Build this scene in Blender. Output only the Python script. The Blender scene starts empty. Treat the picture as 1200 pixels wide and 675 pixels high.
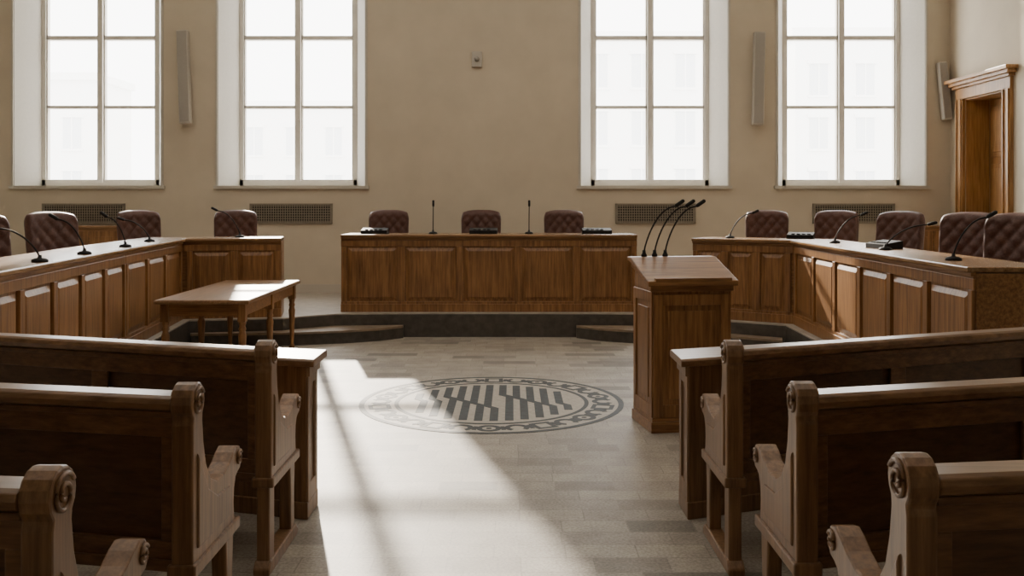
import bpy, math, random, bmesh
from mathutils import Vector, Matrix
random.seed(4)
PI=math.pi
scene=bpy.context.scene
COL=scene.collection

# ------------------------------------------------------------ materials
def newmat(name):
    m=bpy.data.materials.new(name); m.use_nodes=True
    nt=m.node_tree; b=nt.nodes['Principled BSDF']
    return m,nt,b
def plain(name,col,rough=.5,metal=0,noise=0.0,nscale=20,bump=0.0,spec=.5):
    m,nt,b=newmat(name)
    b.inputs['Base Color'].default_value=(*col,1); b.inputs['Roughness'].default_value=rough
    b.inputs['Metallic'].default_value=metal; b.inputs['Specular IOR Level'].default_value=spec
    tc=nt.nodes.new('ShaderNodeTexCoord'); n=nt.nodes.new('ShaderNodeTexNoise')
    n.inputs['Scale'].default_value=nscale; n.inputs['Detail'].default_value=6
    nt.links.new(tc.outputs['Object'],n.inputs['Vector'])
    r=nt.nodes.new('ShaderNodeValToRGB')
    r.color_ramp.elements[0].position=.3; r.color_ramp.elements[1].position=.7
    r.color_ramp.elements[0].color=(*[c*(1-noise) for c in col],1)
    r.color_ramp.elements[1].color=(*[min(1,c*(1+noise)) for c in col],1)
    nt.links.new(n.outputs['Fac'],r.inputs['Fac']); nt.links.new(r.outputs['Color'],b.inputs['Base Color'])
    if bump>0:
        bp=nt.nodes.new('ShaderNodeBump'); bp.inputs['Strength'].default_value=bump; bp.inputs['Distance'].default_value=.01
        nt.links.new(n.outputs['Fac'],bp.inputs['Height']); nt.links.new(bp.outputs['Normal'],b.inputs['Normal'])
    return m
def wood(name,c0,c1,axis,rough=.38):
    m,nt,b=newmat(name)
    tc=nt.nodes.new('ShaderNodeTexCoord'); mp=nt.nodes.new('ShaderNodeMapping')
    sc=[26,26,26]; sc[axis]=1.3; mp.inputs['Scale'].default_value=sc
    oi=nt.nodes.new('ShaderNodeObjectInfo'); ad=nt.nodes.new('ShaderNodeVectorMath'); ad.operation='ADD'
    ml=nt.nodes.new('ShaderNodeMath'); ml.operation='MULTIPLY'; ml.inputs[1].default_value=37
    nt.links.new(oi.outputs['Random'],ml.inputs[0]); nt.links.new(tc.outputs['Object'],ad.inputs[0]); nt.links.new(ml.outputs[0],ad.inputs[1])
    nt.links.new(ad.outputs[0],mp.inputs['Vector'])
    n=nt.nodes.new('ShaderNodeTexNoise'); n.inputs['Scale'].default_value=1.6; n.inputs['Detail'].default_value=8; n.inputs['Roughness'].default_value=.65
    nt.links.new(mp.outputs[0],n.inputs['Vector'])
    r=nt.nodes.new('ShaderNodeValToRGB'); r.color_ramp.elements[0].position=.32; r.color_ramp.elements[1].position=.72
    r.color_ramp.elements[0].color=(*c0,1); r.color_ramp.elements[1].color=(*c1,1)
    nt.links.new(n.outputs['Fac'],r.inputs['Fac'])
    n2=nt.nodes.new('ShaderNodeTexNoise'); n2.inputs['Scale'].default_value=2.2; nt.links.new(ad.outputs[0],n2.inputs['Vector'])
    mx=nt.nodes.new('ShaderNodeMixRGB'); mx.blend_type='MULTIPLY'; mx.inputs['Fac'].default_value=.5
    nt.links.new(r.outputs['Color'],mx.inputs[1]); nt.links.new(n2.outputs['Fac'],mx.inputs[2])
    nt.links.new(mx.outputs[0],b.inputs['Base Color'])
    b.inputs['Roughness'].default_value=rough
    bp=nt.nodes.new('ShaderNodeBump'); bp.inputs['Strength'].default_value=.12; bp.inputs['Distance'].default_value=.004
    nt.links.new(n.outputs['Fac'],bp.inputs['Height']); nt.links.new(bp.outputs['Normal'],b.inputs['Normal'])
    return m
O0=(.165,.070,.024); O1=(.50,.255,.095)
oakH=wood('oak_horizontal',O0,O1,0); oakV=wood('oak_vertical',O0,O1,2); oakT=wood('oak_top',(.21,.108,.046),(.47,.275,.13),0,.27)
oakY=wood('oak_depth',(.21,.108,.046),(.47,.275,.13),1,.28)
P0c=(.105,.05,.022); P1c=(.30,.155,.068)
pewH=wood('pew_horizontal',P0c,P1c,0,.4); pewV=wood('pew_vertical',(.14,.072,.031),(.37,.205,.098),2,.38)
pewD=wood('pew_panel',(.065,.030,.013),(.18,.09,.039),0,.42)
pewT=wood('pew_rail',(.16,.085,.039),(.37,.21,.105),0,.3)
doorW=wood('door_oak',(.28,.135,.04),(.62,.33,.115),2,.4)
wallM=plain('plaster',(.57,.505,.40),.9,noise=.05,nscale=2.5,bump=.03)
ceilM=plain('ceiling_plaster',(.76,.71,.62),.9,noise=.02)
whiteM=plain('white_paint',(.72,.69,.63),.55,noise=.03)
liningM=plain('reveal_paint',(.50,.475,.42),.7,noise=.03)
leather=plain('brown_leather',(.085,.036,.027),.46,noise=.25,nscale=60,bump=.2,spec=.4)
black=plain('black_plastic',(.012,.012,.013),.6,noise=.1,spec=.25)
metal=plain('dark_metal',(.03,.03,.03),.45,metal=.5,noise=.1)
spkM=plain('speaker_grey',(.47,.44,.39),.6,noise=.05)
spkG=plain('speaker_grille',(.33,.31,.28),.7,noise=.15,nscale=200)
ventM=plain('vent_metal',(.25,.22,.17),.6,noise=.1)
ventD=plain('vent_dark',(.03,.028,.025),.8)
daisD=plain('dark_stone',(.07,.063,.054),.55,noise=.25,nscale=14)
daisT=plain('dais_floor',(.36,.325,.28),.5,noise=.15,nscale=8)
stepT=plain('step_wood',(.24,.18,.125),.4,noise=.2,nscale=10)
inlayD=plain('dark_inlay',(.038,.047,.051),.62,noise=.3,nscale=18,spec=.3)
inlayL=plain('pale_inlay',(.375,.34,.29),.6,noise=.14,nscale=24,spec=.35)

def floormat():
    m,nt,b=newmat('stone_tiles')
    tc=nt.nodes.new('ShaderNodeTexCoord')
    def brick(c1,c2):
        mp=nt.nodes.new('ShaderNodeMapping'); mp.inputs['Location'].default_value=(.3,.1,0)
        nt.links.new(tc.outputs['Object'],mp.inputs['Vector'])
        br=nt.nodes.new('ShaderNodeTexBrick'); br.inputs['Scale'].default_value=1
        br.inputs['Brick Width'].default_value=.34; br.inputs['Row Height'].default_value=.17
        br.inputs['Mortar Size'].default_value=.004; br.inputs['Mortar Smooth'].default_value=.3; br.inputs['Bias'].default_value=0
        br.inputs['Color1'].default_value=(*c1,1); br.inputs['Color2'].default_value=(*c2,1); br.inputs['Mortar'].default_value=(.5,.5,.5,1)
        br.offset=.37; br.offset_frequency=2; br.squash=1.6; br.squash_frequency=3
        nt.links.new(mp.outputs[0],br.inputs['Vector']); return br
    r=nt.nodes.new('ShaderNodeValToRGB'); r.color_ramp.interpolation='CONSTANT'
    e=r.color_ramp.elements; e[0].position=.0; e[0].color=(.19,.172,.148,1); e[1].position=1; e[1].color=(.37,.335,.285,1)
    b2=brick((0,0,0),(1,1,1))
    for p,c in ((.06,(.25,.225,.192)),(.14,(.33,.298,.252)),(.37,(.375,.338,.285)),(.55,(.315,.283,.24)),(.72,(.36,.325,.275)),(.89,(.265,.238,.203)),(.94,(.365,.33,.28))):
        el=e.new(p); el.color=(*c,1)
    nt.links.new(b2.outputs['Color'],r.inputs['Fac'])
    mo=nt.nodes.new('ShaderNodeMixRGB'); nt.links.new(b2.outputs['Fac'],mo.inputs[0]); nt.links.new(r.outputs[0],mo.inputs[1]); mo.inputs[2].default_value=(.25,.225,.19,1)
    def ns(scale,lo,hi,det=6):
        n=nt.nodes.new('ShaderNodeTexNoise'); n.inputs['Scale'].default_value=scale; n.inputs['Detail'].default_value=det; nt.links.new(tc.outputs['Object'],n.inputs['Vector'])
        rr=nt.nodes.new('ShaderNodeValToRGB'); rr.color_ramp.elements[0].position=.35; rr.color_ramp.elements[1].position=.65
        rr.color_ramp.elements[0].color=(lo,lo*.99,lo*.98,1); rr.color_ramp.elements[1].color=(hi,hi,hi,1); nt.links.new(n.outputs['Fac'],rr.inputs['Fac']); return rr
    cur=mo
    for rr in (ns(70,.70,1.13),ns(6,.86,1.07,4)):
        mx=nt.nodes.new('ShaderNodeMixRGB'); mx.blend_type='MULTIPLY'; mx.inputs[0].default_value=1
        nt.links.new(cur.outputs[0],mx.inputs[1]); nt.links.new(rr.outputs[0],mx.inputs[2]); cur=mx
    nt.links.new(cur.outputs[0],b.inputs['Base Color'])
    b.inputs['Roughness'].default_value=.55; b.inputs['Specular IOR Level'].default_value=.4
    return m
floorM=floormat()

def glassmat():
    m,nt,b=newmat('window_glass'); nt.nodes.remove(b)
    t=nt.nodes.new('ShaderNodeBsdfTransparent'); g=nt.nodes.new('ShaderNodeBsdfGlossy'); g.inputs['Roughness'].default_value=.02
    mx=nt.nodes.new('ShaderNodeMixShader'); mx.inputs[0].default_value=.04
    nt.links.new(t.outputs[0],mx.inputs[1]); nt.links.new(g.outputs[0],mx.inputs[2]); nt.links.new(mx.outputs[0],nt.nodes['Material Output'].inputs[0])
    return m
glassM=glassmat()

# ------------------------------------------------------------ mesh builder
class MB:
    def __init__(s): s.v=[]; s.f=[]; s.sm=[]
    def add(s,vs,fs,smooth=False):
        o=len(s.v); s.v+= [tuple(p) for p in vs]; s.f+=[tuple(i+o for i in f) for f in fs]; s.sm+=[smooth]*len(fs); return s
    def box(s,x0,x1,y0,y1,z0,z1):
        return s.add([(x0,y0,z0),(x1,y0,z0),(x1,y1,z0),(x0,y1,z0),(x0,y0,z1),(x1,y0,z1),(x1,y1,z1),(x0,y1,z1)],
            [(0,3,2,1),(4,5,6,7),(0,1,5,4),(1,2,6,5),(2,3,7,6),(3,0,4,7)])
    def prism(s,pts,a,b,axis='x'):
        n=len(pts)
        def P(u,v,w):
            return {'x':(w,u,v),'y':(u,w,v),'z':(u,v,w)}[axis]
        vs=[P(u,v,a) for u,v in pts]+[P(u,v,b) for u,v in pts]
        return s.add(vs,[tuple(range(n-1,-1,-1)),tuple(range(n,2*n))]+[(i,(i+1)%n,n+(i+1)%n,n+i) for i in range(n)])
    def cyl(s,c,r,a,b,axis='z',n=20):
        pts=[(c[0]+r*math.cos(2*PI*i/n),c[1]+r*math.sin(2*PI*i/n)) for i in range(n)]
        return s.prism(pts,a,b,axis)
    def lathe(s,prof,c=(0,0),n=16):
        vs=[];fs=[]
        for r,z in prof:
            for i in range(n): vs.append((c[0]+r*math.cos(2*PI*i/n),c[1]+r*math.sin(2*PI*i/n),z))
        for k in range(len(prof)-1):
            for i in range(n): fs.append((k*n+i,k*n+(i+1)%n,(k+1)*n+(i+1)%n,(k+1)*n+i))
        fs.append(tuple(range(n-1,-1,-1))); fs.append(tuple((len(prof)-1)*n+i for i in range(n)))
        return s.add(vs,fs,True)
    def tube(s,pts,r,n=8):
        pts=[Vector(p) for p in pts]; vs=[];fs=[]
        rr=r if isinstance(r,(list,tuple)) else [r]*len(pts)
        for k,p in enumerate(pts):
            t=(pts[min(k+1,len(pts)-1)]-pts[max(k-1,0)]).normalized()
            a=t.cross(Vector((0,0,1))); 
            if a.length<.05: a=t.cross(Vector((0,1,0)))
            a.normalize(); b=t.cross(a)
            for i in range(n): vs.append(p+rr[k]*(a*math.cos(2*PI*i/n)+b*math.sin(2*PI*i/n)))
        for k in range(len(pts)-1):
            for i in range(n): fs.append((k*n+i,k*n+(i+1)%n,(k+1)*n+(i+1)%n,(k+1)*n+i))
        fs.append(tuple(range(n-1,-1,-1))); fs.append(tuple((len(pts)-1)*n+i for i in range(n)))
        return s.add(vs,fs,True)
    def map(s,fn): s.v=[tuple(fn(*p)) for p in s.v]; return s
    def obj(s,name,mat,parent=None,bevel=0,loc=(0,0,0),rot=0,**props):
        me=bpy.data.meshes.new(name); me.from_pydata(s.v,[],s.f)
        bm=bmesh.new(); bm.from_mesh(me); bmesh.ops.recalc_face_normals(bm,faces=bm.faces); bm.to_mesh(me); bm.free()
        for i,p in enumerate(me.polygons): p.use_smooth=s.sm[i]
        me.materials.append(mat)
        o=bpy.data.objects.new(name,me); COL.objects.link(o); o.location=loc; o.rotation_euler=(0,0,rot)
        if parent: o.parent=parent
        if bevel:
            b=o.modifiers.new('bevel','BEVEL'); b.width=bevel; b.segments=2; b.limit_method='ANGLE'; b.angle_limit=math.radians(40)
        for k,v in props.items(): o[k]=v
        return o
def empty(name,loc,rot,label,cat,group=None):
    e=bpy.data.objects.new(name,None); COL.objects.link(e); e.location=loc; e.rotation_euler=(0,0,rot); e.empty_display_size=.2
    e['label']=label; e['category']=cat
    if group: e['group']=group
    return e
def clone(thing,loc,rot,label=None):
    c=thing.copy(); COL.objects.link(c); c.location=loc; c.rotation_euler=(0,0,rot)
    if label: c['label']=label
    for ch in [o for o in bpy.data.objects if o.parent==thing]:
        k=ch.copy(); COL.objects.link(k); k.parent=c
    return c

# ------------------------------------------------------------ room shell
YB=14.2; YG=14.7; XR=6.73; XL=-8.8; YF=-3.0; H=6.6
S=dict(kind='structure')
MB().box(XL-.5,XR+.6,YF-.3,YG+.3,-.25,0).obj('floor',floorM,**S)
MB().box(XL-.5,XR+.6,YF-.3,YG+.3,H,H+.25).obj('ceiling',ceilM,**S)
MB().box(XL-.4,XL,YF,YG+.15,0,H).obj('wall_left',wallM,**S)
MB().box(XL-.4,XR+.5,YF-.3,YF,0,H).obj('wall_front',wallM,**S)
wins=[-6.52,-3.385,2.185,5.215]
z0,z1=1.93,5.75; fz0,fz1=2.0,5.7
wb=MB()
xs=[XL]
for c in wins: xs+=[c-1.14,c+1.14]
xs.append(XR)
wb.box(XL,XR,YB,YG+.15,0,z0); wb.box(XL,XR,YB,YG+.15,z1,H)
xg=[XL]
for c in wins: xg+=[c-.94,c+.94]
xg.append(XR)
for i in range(0,10,2):
    wb.prism([(xs[i],YB),(xs[i+1],YB),(xg[i+1],YG-.04),(xg[i+1],YG+.15),(xg[i],YG+.15),(xg[i],YG-.04)],z0,z1,'z')
wb.obj('wall_back',wallM,**S)
for n,c in enumerate(wins):
    fr=MB()
    a,b=c-.94,c+.94; y0,y1=YG-.05,YG+.05
    fr.box(a-.02,a+.07,y0,y1,z0,fz1); fr.box(b-.07,b+.02,y0,y1,z0,fz1); fr.box(a,b,y0,y1,z0,fz0+.05); fr.box(a,b,y0,y1,fz1-.08,z1)
    fr.box(c-.04,c+.04,y0-.025,y1,fz0,fz1)
    for q in (a+.07,c+.04): 
        fr.box(q,q+.025,y0+.02,y1,fz0,fz1)
    for q in (b-.07,c-.04):
        fr.box(q-.025,q,y0+.02,y1,fz0,fz1)
    for z,t in ((3.20,.024),(4.30,.034),(5.35,.024)):
        fr.box(a,b,y0+.02,y1+.04,z-t,z+t)
    fr.cyl((c,3.0),.012,y0-.05,y0-.02,'y',10)
    w=fr.obj('window_%d'%(n+1),whiteM,bevel=.004,**S)
    MB().box(a+.05,b-.05,YG+.02,YG+.026,fz0,fz1).obj('glass',glassM,parent=w)
    tr=MB()
    for s in (-1,1):
        tr.prism([(c+s*1.14,YB-.001),(c+s*1.125,YB-.001),(c+s*.93,YG-.05),(c+s*.945,YG-.05)],z0,z1,'z')
        tr.box(min(c+s*1.135,c+s*1.165),max(c+s*1.135,c+s*1.165),YB-.02,YB,z0-.03,z1+.03)
    tr.box(c-1.14,c+1.14,YB,YG-.05,z0-.0,z0+.015); tr.box(c-1.19,c+1.19,YB-.045,YB,z0-.035,z0+.012)
    tr.box(c-1.165,c+1.165,YB-.02,YB,z1,z1+.03)
    tr.obj('trim_%d'%(n+1),liningM,**S)
MB().box(XL,XR,YB-.025,YB,.3,.43).box(XL,XR,YB-.035,YB,.3,.34).obj('baseboard_back',plain('base_paint',(.50,.46,.40),.5),**S)
dy0,dy1,dz=12.6,13.72,3.22
MB().box(XR,XR+.5,YF,dy0,0,H).box(XR,XR+.5,dy1,YG+.15,0,H).box(XR,XR+.5,dy0,dy1,dz,H).box(XR,XR+.5,dy0,dy1,0,.3).box(XR+.45,XR+.5,dy0,dy1,.3,dz).obj('wall_right',wallM,**S)
d=MB()
for a,b in ((dy0-.2,dy0),(dy1,dy1+.2)):
    d.box(XR-.05,XR,a,b,.3,dz+.02); d.box(XR-.07,XR,a+.02,a+.05,.3,dz); d.box(XR-.07,XR,b-.05,b-.02,.3,dz); d.box(XR-.08,XR,a-.01,b+.01,.3,.55)
d.box(XR-.05,XR,dy0-.2,dy1+.2,dz,dz+.16); d.box(XR-.09,XR,dy0-.24,dy1+.24,dz+.16,dz+.20)
d.box(XR-.13,XR,dy0-.28,dy1+.28,dz+.20,dz+.25); d.box(XR-.17,XR,dy0-.32,dy1+.32,dz+.25,dz+.30)
d.box(XR,XR+.35,dy0,dy0+.02,.3,dz); d.box(XR,XR+.35,dy1-.02,dy1,.3,dz); d.box(XR,XR+.35,dy0,dy1,dz-.02,dz)
dr=d.obj('door_1',doorW,bevel=.006,**S)
lf=MB(); X=XR+.35
lf.box(X,X+.05,dy0+.02,dy1-.02,.3,dz-.02)
for a,b in ((dy0+.08,(dy0+dy1)/2-.05),((dy0+dy1)/2+.05,dy1-.08)):
    for p,q in ((.45,1.1),(1.2,2.25),(2.35,3.1)):
        lf.box(X-.02,X,a,b,p,q); lf.box(X-.032,X,a+.07,b-.07,p+.07,q-.07)
lf.obj('door_leaf',doorW,parent=dr,bevel=.008)
MB().lathe([(.01,-.03),(.025,-.02),(.03,0),(.025,.02),(.01,.03)],n=12).obj('door_handle',metal,parent=dr,loc=(X-.06,13.12,1.35))

# ------------------------------------------------------------ dais
LP=[(-3.02,5.3),(-3.55,8.6),(-3.85,10.9),(-2.77,11.1)]
RQ=[(2.15,11.1),(3.15,10.45),(2.92,5.93)]
inner=[(XL,5.2),(-2.98,5.2),(-3.5,8.6),(-3.78,10.82),(-2.73,11.02),(-2.55,11.2),(-2.2,11.45),(-1.6,11.52),(-.3,11.54),(1.1,11.52),(1.65,11.45),(1.95,11.2),(2.12,11.02),(3.08,10.4),(2.86,5.8),(XR,5.8)]
poly=inner+[(XR,YB),(XL,YB)]
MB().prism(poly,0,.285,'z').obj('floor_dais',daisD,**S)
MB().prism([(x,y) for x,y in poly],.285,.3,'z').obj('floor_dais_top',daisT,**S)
ls=[(-3.72,10.72),(-3.1,10.76),(-2.5,10.86),(-2.0,11.0),(-1.6,11.2),(-1.35,11.44),(-1.35,11.52)]
def step(pts,back):
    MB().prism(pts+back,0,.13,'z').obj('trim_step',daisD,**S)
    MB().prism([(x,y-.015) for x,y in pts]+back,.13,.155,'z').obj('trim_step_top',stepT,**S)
step(ls,[(-2.2,11.44),(-2.56,11.18),(-2.74,11.0),(-3.76,10.80)])
rs=[(.8,11.50),(.8,11.44),(1.05,11.2),(1.5,10.98),(2.0,10.8),(2.5,10.55),(2.98,10.2)]
step(rs,[(3.04,10.40),(2.12,11.0),(1.93,11.18),(1.62,11.43)])

# ------------------------------------------------------------ council desks
def desk(p0,p1,h,depth,n,label,z=.3,din=None,dout=None,bench='council_desk'):
    p0=Vector(p0);p1=Vector(p1); dv=p1-p0; L=dv.length; ang=math.atan2(dv.y,dv.x)
    def ext(other):
        if other is None: return 0
        o=math.atan2(other[1],other[0]); t=abs((o-ang+PI)%(2*PI)-PI); return math.tan(t/2)
    k0=ext(din); k1=ext(dout)
    E=empty(bench,(p0.x,p0.y,z),ang,label,'desk')
    def pl(y0,y1,ins=0,g=.002): 
        return [(ins+g-k0*y0,y0),(L-ins-g+k1*y0,y0),(L-ins-g+k1*y1,y1),(ins+g-k0*y1,y1)]
    T=h
    MB().prism(pl(.06,depth-.05,0),.0,T-.04,'z').obj('body',oakH,E)
    MB().prism(pl(0,depth),T-.035,T,'z').obj('worktop',oakT,E,bevel=.008)
    MB().prism(pl(.025,.06),T-.06,T-.035,'z').prism(pl(.04,.06),T-.075,T-.06,'z').obj('moulding',oakH,E,bevel=.004)
    f=MB(); f.prism(pl(.04,.06),T-.15,T-.075,'z'); f.prism(pl(.04,.06),.0,.13,'z'); f.prism(pl(.025,.04),.0,.10,'z')
    st=.085; w=(L-.06)/n
    for i in range(n+1):
        x=.03+i*w; f.box(max(.01,x-st/2),min(L-.01,x+st/2),.032,.06,.13,T-.15)
    f.obj('frame',oakV,E,bevel=.004)
    for i in range(n):
        a=.03+i*w+st/2+.004; b=.03+(i+1)*w-st/2-.004; q=.055
        c0,c1=.134,T-.154
        m=MB(); m.box(a,b,.058,.062,c0,c1)
        m.add([(a+.016,.058,c0+.016),(b-.016,.058,c0+.016),(b-.016,.058,c1-.016),(a+.016,.058,c1-.016),(a+q,.040,c0+q),(b-q,.040,c0+q),(b-q,.040,c1-q),(a+q,.040,c1-q)],
              [(0,1,5,4),(1,2,6,5),(2,3,7,6),(3,0,4,7),(4,5,6,7)])
        m.obj('panel',oakV,E)
    return E
def dirv(a,b): return (b[0]-a[0],b[1]-a[1])
desk((-2.16,11.62),(1.58,11.62),.975,.7,5,'long oak presiding desk with five raised panels')
dC=dirv(LP[0],LP[1]); dB=dirv(LP[1],LP[2]); dA=dirv(LP[2],LP[3])
desk(LP[0],LP[1],.95,.6,5,'long panelled oak council desk with microphones on its top',dout=dB)
desk(LP[1],LP[2],.95,.6,3,'short panelled oak council desk between two longer ones',din=dC,dout=dA)
desk(LP[2],LP[3],.95,.6,2,'oak council desk end section with one leather chair behind',din=dB)
eA=dirv(RQ[0],RQ[1]); eC=dirv(RQ[1],RQ[2])
desk(RQ[0],RQ[1],.95,.6,3,'oak council desk end section near the lectern',dout=eC)
desk(RQ[1],RQ[2],.95,.6,6,'long panelled oak council desk with leather chairs behind',din=eA)
def sideboard(x0,x1):
    E=empty('sideboard',((x0+x1)/2,13.93,.3),0,'low oak cabinet against the wall behind leather chairs','sideboard','oak sideboards')
    w=(x1-x0)/2
    MB().box(-w,w,-.2,.2,.06,1.0).obj('body',oakH,E,bevel=.005); MB().box(-w+.03,w-.03,-.17,.2,0,.06).obj('plinth',oakH,E)
    MB().box(-w-.02,w+.02,-.22,.2,1.0,1.04).obj('worktop',oakT,E,bevel=.006)
    for a,b in ((-w+.03,-.01),(.01,w-.03)):
        MB().box(a,b,-.215,-.2,.1,.96).box(a+.08,b-.08,-.222,-.215,.18,.88).obj('door',oakV,E,bevel=.004)
sideboard(-6.85,-5.7); sideboard(5.9,6.6)

# ------------------------------------------------------------ chairs
def build_chair(loc,rot,label):
    E=empty('leather_armchair',loc,rot,label,'chair','leather council chairs')
    NX,NZ=36,44; W=.285; Z0,Z1=.47,1.28
    vs=[];fs=[]
    def shape(u,v,side):
        x=u*W; z=Z0+v*(Z1-Z0)
        wid=1-.10*max(0,(v-.85)/.15)**2.2-.06*(1-v)
        x*=wid
        z-= .035*abs(u)**3*v
        ed=min(1,(1-abs(u))/.16)*1.0; ez=min(1,(1-v)/.12,(v+.02)/.10)
        e=math.sqrt(max(0,1-(1-max(0,ed))**2))*math.sqrt(max(0,1-(1-max(0,ez))**2))
        lean=.10*v
        y=lean-.05*u*u
        if side==0:
            a=x/.13+z/.16; b=x/.13-z/.16
            t=(abs(math.sin(PI*a))*abs(math.sin(PI*b)))**.4
            inn=min(1,max(0,(1-abs(u))/.10-.5))*min(1,max(0,(1-v)/.08-.5))
            t=1-(1-t)*inn
            y-= (.045+.026*t)*e+.012
        else: y+=.045*e
        return (x,y,z)
    for side in (0,1):
        for j in range(NZ+1):
            for i in range(NX+1): vs.append(shape(-1+2*i/NX,j/NZ,side))
    o=(NX+1)*(NZ+1)
    for j in range(NZ):
        for i in range(NX):
            a=j*(NX+1)+i; fs.append((a,a+1,a+NX+2,a+NX+1)); fs.append((o+a,o+a+NX+1,o+a+NX+2,o+a+1))
    for i in range(NX):
        fs.append((i,o+i,o+i+1,i+1)); a=NZ*(NX+1)+i; fs.append((a,a+1,o+a+1,o+a))
    for j in range(NZ):
        a=j*(NX+1); fs.append((a,a+NX+1,o+a+NX+1,o+a)); a+=NX; fs.append((a,o+a,o+a+NX+1,a+NX+1))
    m=MB(); m.add(vs,fs,True); m.obj('backrest',leather,E,loc=(0,.2,0))
    MB().box(-.27,.27,-.28,.2,.40,.52).obj('seat',leather,E,bevel=.045)
    for s in (-1,1):
        MB().tube([(s*.31,.2,.42),(s*.32,.17,.66),(s*.32,.08,.72),(s*.32,-.1,.72),(s*.32,-.2,.69),(s*.31,-.21,.56),(s*.28,-.15,.44)],[.03,.03,.034,.036,.034,.028,.026],10).obj('armrest',leather,E)
    MB().lathe([(.05,.10),(.05,.2),(.03,.21),(.03,.38),(.12,.39),(.12,.405)]).obj('column',metal,E)
    b=MB()
    for k in range(5):
        a=2*PI*k/5+.3; c,s=math.cos(a),math.sin(a)
        b.tube([(0,0,.12),(.15*c,.15*s,.105),(.27*c,.27*s,.08)],[.03,.025,.018],8)
    b.obj('base',metal,E)
    for k in range(5):
        a=2*PI*k/5+.3; c,s=.27*math.cos(a),.27*math.sin(a)
        MB().cyl((s,.03),.03,c-.02,c+.02,'x',12).obj('caster',black,E)
    return E
cl='dark brown tufted leather armchair behind the presiding desk'
cs='dark brown tufted leather armchair behind a panelled council desk'
R=math.radians
ch=build_chair((-1.73,12.85,.3),R(3),cl)
for x in (-.44,.73): clone(ch,(x,12.85,.3),R(-1),cl)
for x,y,r in ((-3.68,12.25,12),(-4.72,11.9,42),(-4.60,9.5,58),(-4.46,7.95,62),(3.37,12.2,-14),(4.08,11.8,-34),(4.28,10.45,-50),(4.3,8.9,-50),(4.3,8.05,-52)):
    clone(ch,(x,y,.3),R(r),cs)

# ------------------------------------------------------------ microphones
def mic(base,tip,label='black gooseneck microphone standing on the oak desk top',r0=.055):
    bx,by,bz=base; dx,dz=tip[0]-bx,tip[1]-bz; dy=tip[2] if len(tip)>2 else 0
    E=empty('gooseneck_microphone',base,0,label,'microphone','desk microphones')
    MB().lathe([(r0,0),(r0,.015),(r0*.7,.025),(.014,.03),(.012,.05)]).obj('base',black,E)
    P=[]
    for i in range(13):
        t=i/12; P.append((dx*(t**1.35)*.86 if abs(dx)>.02 else dx*t, dy*t**1.5*.9, .03+(dz-.03)*(math.sin(t*PI/2*.98))*.93))
    MB().tube(P,.0065,8).obj('gooseneck',black,E)
    a=Vector(P[-1]); d=(Vector((dx,dy,dz))-a)
    d=d.normalized()*max(d.length,.085)
    MB().tube([a,a+d*.15,a+d*.9,a+d],[.010,.015,.015,.008],10).obj('microphone_head',black,E)
T=1.25
for b,t in (((-3.30,6.46),(-3.62,1.50)),((-3.45,7.46),(-3.68,1.55)),((-3.66,8.75),(-3.84,1.55)),((-3.92,10.0),(-4.22,1.50)),((-3.34,11.35),(-3.65,1.6)),
    ((2.62,11.1),(2.92,1.57)),((3.36,9.62),(3.66,1.56)),((3.30,8.17),(3.72,1.49)),((3.18,6.66),(3.44,1.58))):
    mic((b[0],b[1],T),(t[0],t[1],-.03))
for x in (-1.02,.22): mic((x,11.95,1.275),(x+.003,1.65))
def unit(x,y,z,r,w=.34):
    E=empty('conference_unit',(x,y,z),r,'black conference console lying on the oak desk top','conference unit','conference units')
    MB().prism([(-.09,0),(.09,0),(.09,.075),(-.09,.045)],-w/2,w/2,'x').obj('housing',black,E,bevel=.004)
    b=MB()
    for i in range(4): b.box(-w/2+.05+i*.06,-w/2+.09+i*.06,-.06,-.03,.046,.06)
    b.obj('buttons',black,E)
for x,w in ((-1.78,.34),(-.37,.36),(1.1,.38)): unit(x,12.0,1.275,0,w)
unit(3.42,10.95,T,R(-25),.3); unit(3.42,8.5,T,R(-80),.32)

# ------------------------------------------------------------ lectern
L=empty('lectern',(1.02,6.68,0),R(9),'oak lectern with sloped reading top and three microphones','lectern')
w,dp=.58,.46
MB().box(-.02,w+.02,-.02,dp+.02,0,.08).box(-.01,w+.01,-.01,dp+.01,.08,.11).obj('plinth',oakH,L,bevel=.006)
MB().prism([(0,.11),(dp,.11),(dp,1.20),(0,1.04)],0,w,'x').obj('body',oakV,L)
f=MB()
for x0,x1 in ((0,.07),(w-.07,w)): f.box(x0,x1,-.012,0,.11,1.0)
f.box(.07,w-.07,-.012,0,.11,.2); f.box(.07,w-.07,-.012,0,.92,1.0)
for y0,y1 in ((0,.06),(dp-.06,dp)): f.box(-.012,0,y0,y1,.11,1.02); f.box(w,w+.012,y0,y1,.11,1.02)
f.box(-.012,0,.06,dp-.06,.11,.2); f.box(-.012,0,.06,dp-.06,.94,1.02); f.box(w,w+.012,.06,dp-.06,.11,.2); f.box(w,w+.012,.06,dp-.06,.94,1.02)
f.obj('frame',oakV,L,bevel=.003)
MB().box(.11,w-.11,-.008,0,.24,.88).obj('panel',oakV,L,bevel=.004)
MB().box(-.008,0,.10,dp-.10,.24,.9).obj('panel',oakV,L,bevel=.004)
MB().prism([(-.02,1.02),(dp+.02,1.18),(dp+.02,1.23),(-.02,1.07)],-.025,w+.025,'x').obj('moulding',oakH,L,bevel=.006)
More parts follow.
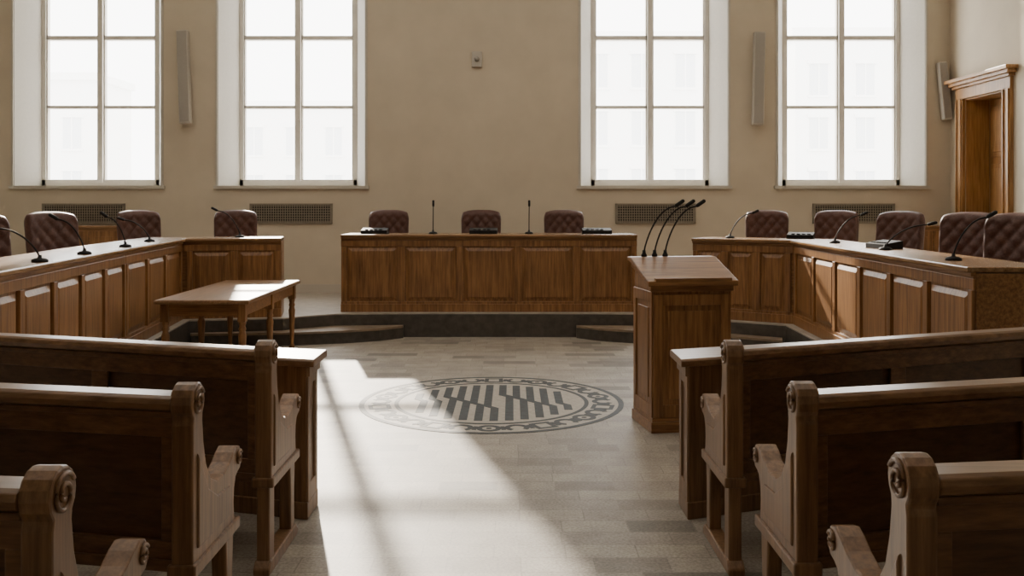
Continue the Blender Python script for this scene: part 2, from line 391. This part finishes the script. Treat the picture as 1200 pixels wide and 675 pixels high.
# top: sloped reading surface with a flat shelf along the high edge for the microphones
MB().prism([(-.05,1.06),(dp-.06,1.205),(dp+.04,1.225),(dp+.04,1.25),(dp-.06,1.25),(-.05,1.10)],-.05,w+.05,'x').obj('reading_top',oakH,L,bevel=.006)
MB().prism([(-.05,1.10),(-.03,1.104),(-.03,1.125),(-.05,1.12)],-.0,w,'x').obj('book_ledge',oakH,L)
for i in range(3):
    lx=.07+i*.085; a=R(9); ly=.45
    X=1.02+lx*math.cos(a)-ly*math.sin(a); Y=6.68+lx*math.sin(a)+ly*math.cos(a)
    mic((X,Y,1.2505),(X+.28,1.665,.0),'black gooseneck microphone standing on the lectern top',.022)

# ------------------------------------------------------------ table
E=empty('side_table',(-2.84,9.5,0),R(1.0),'long oak table with turned legs before the council desks','table')
hw,hl=.43,1.12
MB().box(-hw,hw,-hl,hl,.745,.785).obj('tabletop',oakY,E,bevel=.012)
MB().box(-hw+.06,hw-.06,-hl+.07,-hl+.095,.63,.745).box(-hw+.06,hw-.06,hl-.095,hl-.07,.63,.745).box(-hw+.06,-hw+.085,-hl+.07,hl-.07,.63,.745).box(hw-.085,hw-.06,-hl+.07,hl-.07,.63,.745).obj('apron',oakH,E)
prof=[(.022,0),(.03,.02),(.03,.05),(.02,.07),(.026,.2),(.034,.38),(.038,.45),(.026,.49),(.036,.51),(.026,.54),(.034,.56),(.034,.58)]
for x in (-hw+.08,hw-.08):
    for y in (-hl+.09,0,hl-.09):
        MB().lathe(prof,(x,y)).box(x-.036,x+.036,y-.036,y+.036,.58,.745).obj('leg',oakV,E)

# ------------------------------------------------------------ pews
def spiral(m,cy,cz,x,r=.052):
    pts=[]
    for i in range(40):
        t=i/39; a=t*2*PI*1.75+.5; rr=r*(1-.82*t); pts.append((x,cy+rr*math.cos(a),cz+rr*math.sin(a)))
    m.tube(pts,.0065,6)
def pew(x,y,side,k,length,label):
    E=empty('wooden_pew',(x,y,0),0,label,'pew','spectator pews')
    sh=lambda X,Y,Z:(X*side,Y+k*abs(X),Z)
    th=.075
    arc=[(.055+.068*math.cos(a),.972+.068*math.sin(a)) for a in [R(225-i*22.5) for i in range(13)]]
    prof=[(.0,.40),(.0,.90)]+arc+[(.10,.90),(.112,.82),(.14,.735),(.19,.672),(.26,.64),(.34,.642),(.41,.665),(.455,.69),(.50,.705),(.54,.695),(.565,.665),(.565,.63),(.545,.605),(.515,.598),(.487,.585),(.468,.55),(.462,.50),(.468,.45),(.49,.40)]
    for X0 in (0,length-th):
        m=MB(); m.prism(prof,X0,X0+th,'x')
        m.prism([(0,.0),(.085,.0),(.085,.40),(0,.40)],X0+.008,X0+th-.008,'x')
        m.prism([(.40,.0),(.475,.0),(.47,.2),(.485,.40),(.385,.40),(.40,.2)],X0+.008,X0+th-.008,'x')
        m.prism([(-.03,0),(.52,0),(.52,.03),(.48,.06),(.0,.06),(-.03,.03)],X0,X0+th,'x')
        m.prism([(-.01,.385),(.505,.385),(.505,.43),(-.01,.43)],X0-.012,X0+th+.012,'x')
        m.prism([(.04,.47),(.10,.47),(.40,.47),(.40,.58),(.25,.59),(.14,.65),(.08,.74),(.04,.8)],X0-.008,X0+th+.008,'x')
        m.map(lambda a,b,c:(a*side,b+k*X0,c))
        m.obj('end_panel',pewV,E,bevel=.007)
        for xx in (X0-.002,X0+th+.002):
            for cy_,cz_,rr_ in ((.055,.972,.052),(.525,.652,.03)):
                r=MB(); spiral(r,cy_,cz_,xx,rr_); r.map(lambda a,b,c:(a*side,b+k*X0,c)); r.obj('scroll_carving',pewV,E)
    a,b=th,length-th
    MB().prism([(-.025,.975),(-.02,.955),(.0,.945),(.10,.945),(.115,.96),(.115,.98),(.09,1.0),(.0,1.0),(-.018,.992)],a,b,'x').map(sh).obj('top_rail',pewT,E,bevel=.004)
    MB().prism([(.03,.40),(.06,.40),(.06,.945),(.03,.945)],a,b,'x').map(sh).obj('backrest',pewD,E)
    f=MB()
    n=2; L2=b-a
    f.box(a,b,.008,.03,.855,.945); f.box(a,b,.008,.03,.40,.50); f.box(a,b,-.004,.008,.40,.44); f.box(a,b,-.006,.03,.925,.945)
    for i in range(n+1):
        xx=a+i*L2/n; f.box(max(a,xx-.045),min(b,xx+.045),.008,.03,.50,.855)
    f.map(sh).obj('back_frame',pewH,E,bevel=.003)
    MB().prism([(.06,.40),(.47,.40),(.485,.42),(.47,.44),(.06,.435)],a,b,'x').map(sh).obj('seat',pewH,E,bevel=.004)
    return E
pl='dark oak pew with scroll-carved end and curved armrest'
pr='oak pew with scroll-carved end standing behind rail desk'
pew(-1.075,4.13,-1,.32,1.80,pr)
pew(-1.08,3.13,-1,.2,1.9,pl)
pew(-1.05,2.11,-1,.10,1.9,pl)
pew(.96,4.13,1,.40,1.85,pr)
pew(.97,3.15,1,.26,1.9,pl)
pew(.95,2.22,1,.13,1.9,pl)
def rail(x,y,side,k,length):
    E=empty('rail_desk',(x,y,0),0,'narrow oak rail desk standing before the first pew','desk','rail desks')
    sh=lambda X,Y,Z:(X*side,Y+k*abs(X),Z)
    MB().prism([(0,0),(.26,0),(.26,.09),(0,.09)],-.012,length+.012,'x').map(sh).obj('plinth',pewV,E,bevel=.006)
    MB().prism([(.015,.09),(.245,.09),(.245,.80),(.015,.80)],0,length,'x').map(sh).obj('body',pewV,E)
    m=MB()
    m.box(-.012,0,.015,.07,.09,.80); m.box(-.012,0,.19,.245,.09,.80); m.box(-.012,0,.07,.19,.70,.80); m.box(-.012,0,.07,.19,.09,.18)
    m.box(-.022,0,.0,.26,.75,.80)
    m.map(sh).obj('frame',pewV,E,bevel=.003)
    MB().prism([(-.045,.805),(.305,.805),(.305,.835),(.29,.845),(-.03,.845),(-.045,.835)],-.05,length+.03,'x').map(sh).obj('worktop',pewT,E,bevel=.004)
rail(-1.08,4.83,-1,.30,1.58)
rail(.93,4.83,1,.38,1.58)

# ------------------------------------------------------------ floor medallion
cx,cy=-.17,7.75
E=empty('floor_medallion',(cx,cy,0),0,'circular dark and pale stone inlay with striped emblem','floor emblem')
MB().cyl((0,0),1.10,-.01,.0015,'z',96).obj('disc',inlayL,E)
def ringm(m,r0,r1,z0,z1,n=96,a0=0,a1=2*PI,c=(0,0)):
    full=abs(a1-a0-2*PI)<1e-6; N=n if full else n+1
    vs=[];fs=[]
    for i in range(N):
        a=a0+(a1-a0)*i/n
        for r,z in ((r0,z1),(r1,z1),(r1,z0),(r0,z0)): vs.append((c[0]+r*math.cos(a),c[1]+r*math.sin(a),z))
    for i in range(n):
        j=(i+1)%N
        for q in range(4): fs.append((i*4+q,i*4+(q+1)%4,j*4+(q+1)%4,j*4+q))
    if not full: fs.append((0,1,2,3)); fs.append((n*4+3,n*4+2,n*4+1,n*4))
    m.add(vs,fs)
m=MB(); ringm(m,1.055,1.10,0,.003); ringm(m,.775,.81,0,.003); m.obj('border_ring',inlayD,E)
m=MB()
NM=28
for i in range(NM):
    a=2*PI*i/NM; c=(.933*math.cos(a),.933*math.sin(a))
    k=i%4
    if k in (0,2): ringm(m,.052,.094,0,.003,18,a+.7,a+2*PI-.7,c)
    elif k==1:
        ringm(m,.052,.094,0,.003,20,0,2*PI,c); ringm(m,.0,.022,0,.003,8,0,2*PI,c)
    else:
        ca,sa=math.cos(a),math.sin(a)
        for r0,r1,t0,t1 in ((-.09,-.055,-.085,.085),(.055,.09,-.085,.085),(-.055,.055,-.085,-.048),(-.055,.055,.048,.085)):
            q=[(c[0]+r*ca-t*sa,c[1]+r*sa+t*ca) for r,t in ((r0,t0),(r1,t0),(r1,t1),(r0,t1))]; m.prism(q,0,.003,'z')
    a2=a+PI/NM; q=[(r*math.cos(a2+t),r*math.sin(a2+t)) for r,t in ((.88,-.017),(.985,-.017),(.985,.017),(.88,.017))]; m.prism(q,0,.003,'z')
m.obj('border_motif',inlayD,E)
m=MB(); Rr=.70; bw=.033
def bar(x,ya,yb): m.prism([(x-bw,ya),(x+bw,ya),(x+bw,yb),(x-bw,yb)],0,.003,'z')
N=11
for i in range(N):
    x=-.625+.119*i
    zig=(.05,.05,.14,.02,-.10,-.22,.22,.10,-.02,-.14,-.1)[i]; sh_=.119/2
    xt=x; xb=x+sh_
    yt=math.sqrt(max(.03,Rr**2-xt**2)); yb=-math.sqrt(max(.03,Rr**2-min(abs(xb),.66)**2))
    if zig<yt-.03: bar(xt,zig+.035,yt)
    if zig-.04>yb+.03: bar(xb,yb,zig-.035)
    m.prism([(xt-bw,zig+.035),(xb-bw,zig-.035),(xb+bw,zig-.035),(xt+bw,zig+.035)],0,.003,'z')
for xa,ya,xb_,yb_ in ((-.39,.20,-.02,-.20),(.09,.28,.45,-.12)):
    dx_,dy_=xb_-xa,yb_-ya; l_=math.hypot(dx_,dy_); nx_,ny_=-dy_/l_*.02,dx_/l_*.02
    m.prism([(xa-nx_,ya-ny_),(xb_-nx_,yb_-ny_),(xb_+nx_,yb_+ny_),(xa+nx_,ya+ny_)],0,.0032,'z')
m.obj('striped_emblem',inlayD,E)

# ------------------------------------------------------------ wall fittings
def vent(x0,x1,z0,z1):
    E=empty('air_vent',((x0+x1)/2,YB,(z0+z1)/2),0,'bronze metal lattice vent set in the plaster wall','vent','wall air vents')
    w,h=(x1-x0)/2,(z1-z0)/2
    MB().box(-w,w,-.008,0,-h,h).obj('backing',ventD,E)
    m=MB(); m.box(-w,w,-.03,-.008,h-.025,h).box(-w,w,-.03,-.008,-h,-h+.025).box(-w,-w+.025,-.03,-.008,-h,h).box(w-.025,w,-.03,-.008,-h,h); m.obj('frame',ventM,E)
    g=MB()
    n=int(2*w/.036)
    for i in range(1,n): x=-w+i*2*w/n; g.box(x-.006,x+.006,-.02,-.012,-h,h)
    for i in range(1,8): z=-h+i*2*h/8; g.box(-w,w,-.022,-.012,z-.006,z+.006)
    g.obj('lattice',ventM,E)
for a,b in ((-7.21,-5.94),(-4.025,-2.753),(1.587,2.819),(4.615,5.874)):
    vent(a,b,1.36,1.67)
def speaker(x,zc,h,tilt,w=.17,rotz=0):
    E=empty('column_speaker',(x,YB-.08,zc),rotz,'slim grey column loudspeaker mounted on the plaster wall','loudspeaker','wall loudspeakers')
    E.rotation_euler=(R(-3),R(tilt),rotz)
    MB().box(-w/2,w/2,-.06,.05,-h/2,h/2).obj('cabinet',spkM,E,bevel=.012)
    MB().box(-w/2+.015,w/2-.015,-.066,-.06,-h/2+.02,h/2-.02).obj('speaker_grille',spkG,E)
    MB().box(-.03,.03,.05,.077,-.04,.04).obj('bracket',metal,E)
speaker(-5.006,3.603,1.43,-3)
speaker(3.763,3.577,1.43,2)
speaker(6.60,3.39,.88,-4,.13,0)
E=empty('wall_sensor',(-.538,YB,3.88),0,'small cream sensor box fixed to the plaster wall','sensor')
MB().box(-.08,.08,-.05,0,-.12,.12).obj('housing',spkM,E,bevel=.012)
MB().lathe([(.04,0),(.04,.02),(.03,.04),(.01,.05)]).map(lambda a,b,c:(a,-.05-c,b)).obj('lens',spkG,E)

# ------------------------------------------------------------ exterior
pale=plain('pale_facade',(.93,.93,.92),.9,noise=.02)
fac=plain('facade_window',(.72,.74,.76),.6)
grd=plain('pavement',(.75,.74,.72),.9)
MB().box(-90,90,15.2,140,-3.2,-3).obj('ground_outside',grd,**S)
def building(x0,x1,y,h,nx,label):
    E=empty('facade_building',((x0+x1)/2,y,-3),0,label,'building')
    w=(x1-x0)/2
    MB().box(-w,w,0,6,0,h).box(-w-.3,w+.3,-.3,6,h,h+.5).obj('facade',pale,E)
    m=MB(); t=MB()
    for i in range(nx):
        x=-w+(i+.5)*2*w/nx
        for j in range(int(h/3.6)):
            z=1.2+j*3.6; m.box(x-.6,x+.6,-.05,0,z,z+2.1)
            t.box(x-.75,x+.75,-.15,0,z+2.1,z+2.35); t.box(x-.75,x+.75,-.15,0,z-.15,z); t.box(x-.04,x+.04,-.09,-.05,z,z+2.1)
    m.obj('facade_windows',fac,E,kind='stuff'); t.obj('facade_trim',pale,E,kind='stuff')
building(-46,-28,62,13,6,'pale stone building with rows of tall windows')
building(-21,-6,70,12,5,'lower pale stone building with tall windows')
building(4,15,58,15,4,'pale stone building with framed windows')
building(19,44,62,16,8,'pale stone building with many windows')

# ------------------------------------------------------------ light
w=bpy.data.worlds.new('world'); scene.world=w; w.use_nodes=True
bg=w.node_tree.nodes['Background']; bg.inputs[0].default_value=(1,.98,.94,1); bg.inputs[1].default_value=10.5
def light(name,typ,loc,energy,col,**k):
    l=bpy.data.lights.new(name,typ); l.energy=energy; l.color=col
    for a,b in k.items(): setattr(l,a,b)
    o=bpy.data.objects.new(name,l); COL.objects.link(o); o.location=loc; return o
s=light('sun','SUN',(0,30,20),13,(1,.89,.74),angle=R(1.0))
dvec=Vector((.27,-1,-.445)); s.rotation_euler=dvec.to_track_quat('-Z','Y').to_euler()
c=light('ceiling_fill','AREA',(-.8,7.5,H-.05),270,(1,.90,.77),size=9,shape='RECTANGLE',size_y=10)  # added soft fill under the ceiling to lift room brightness, not a real fitting

# ------------------------------------------------------------ camera
cd=bpy.data.cameras.new('camera'); cd.sensor_width=36; cd.lens=32.5; cd.shift_y=-97.5/1200
co=bpy.data.objects.new('camera',cd); COL.objects.link(co); co.location=(0,0,1.65); co.rotation_euler=(PI/2,0,0)
scene.camera=co
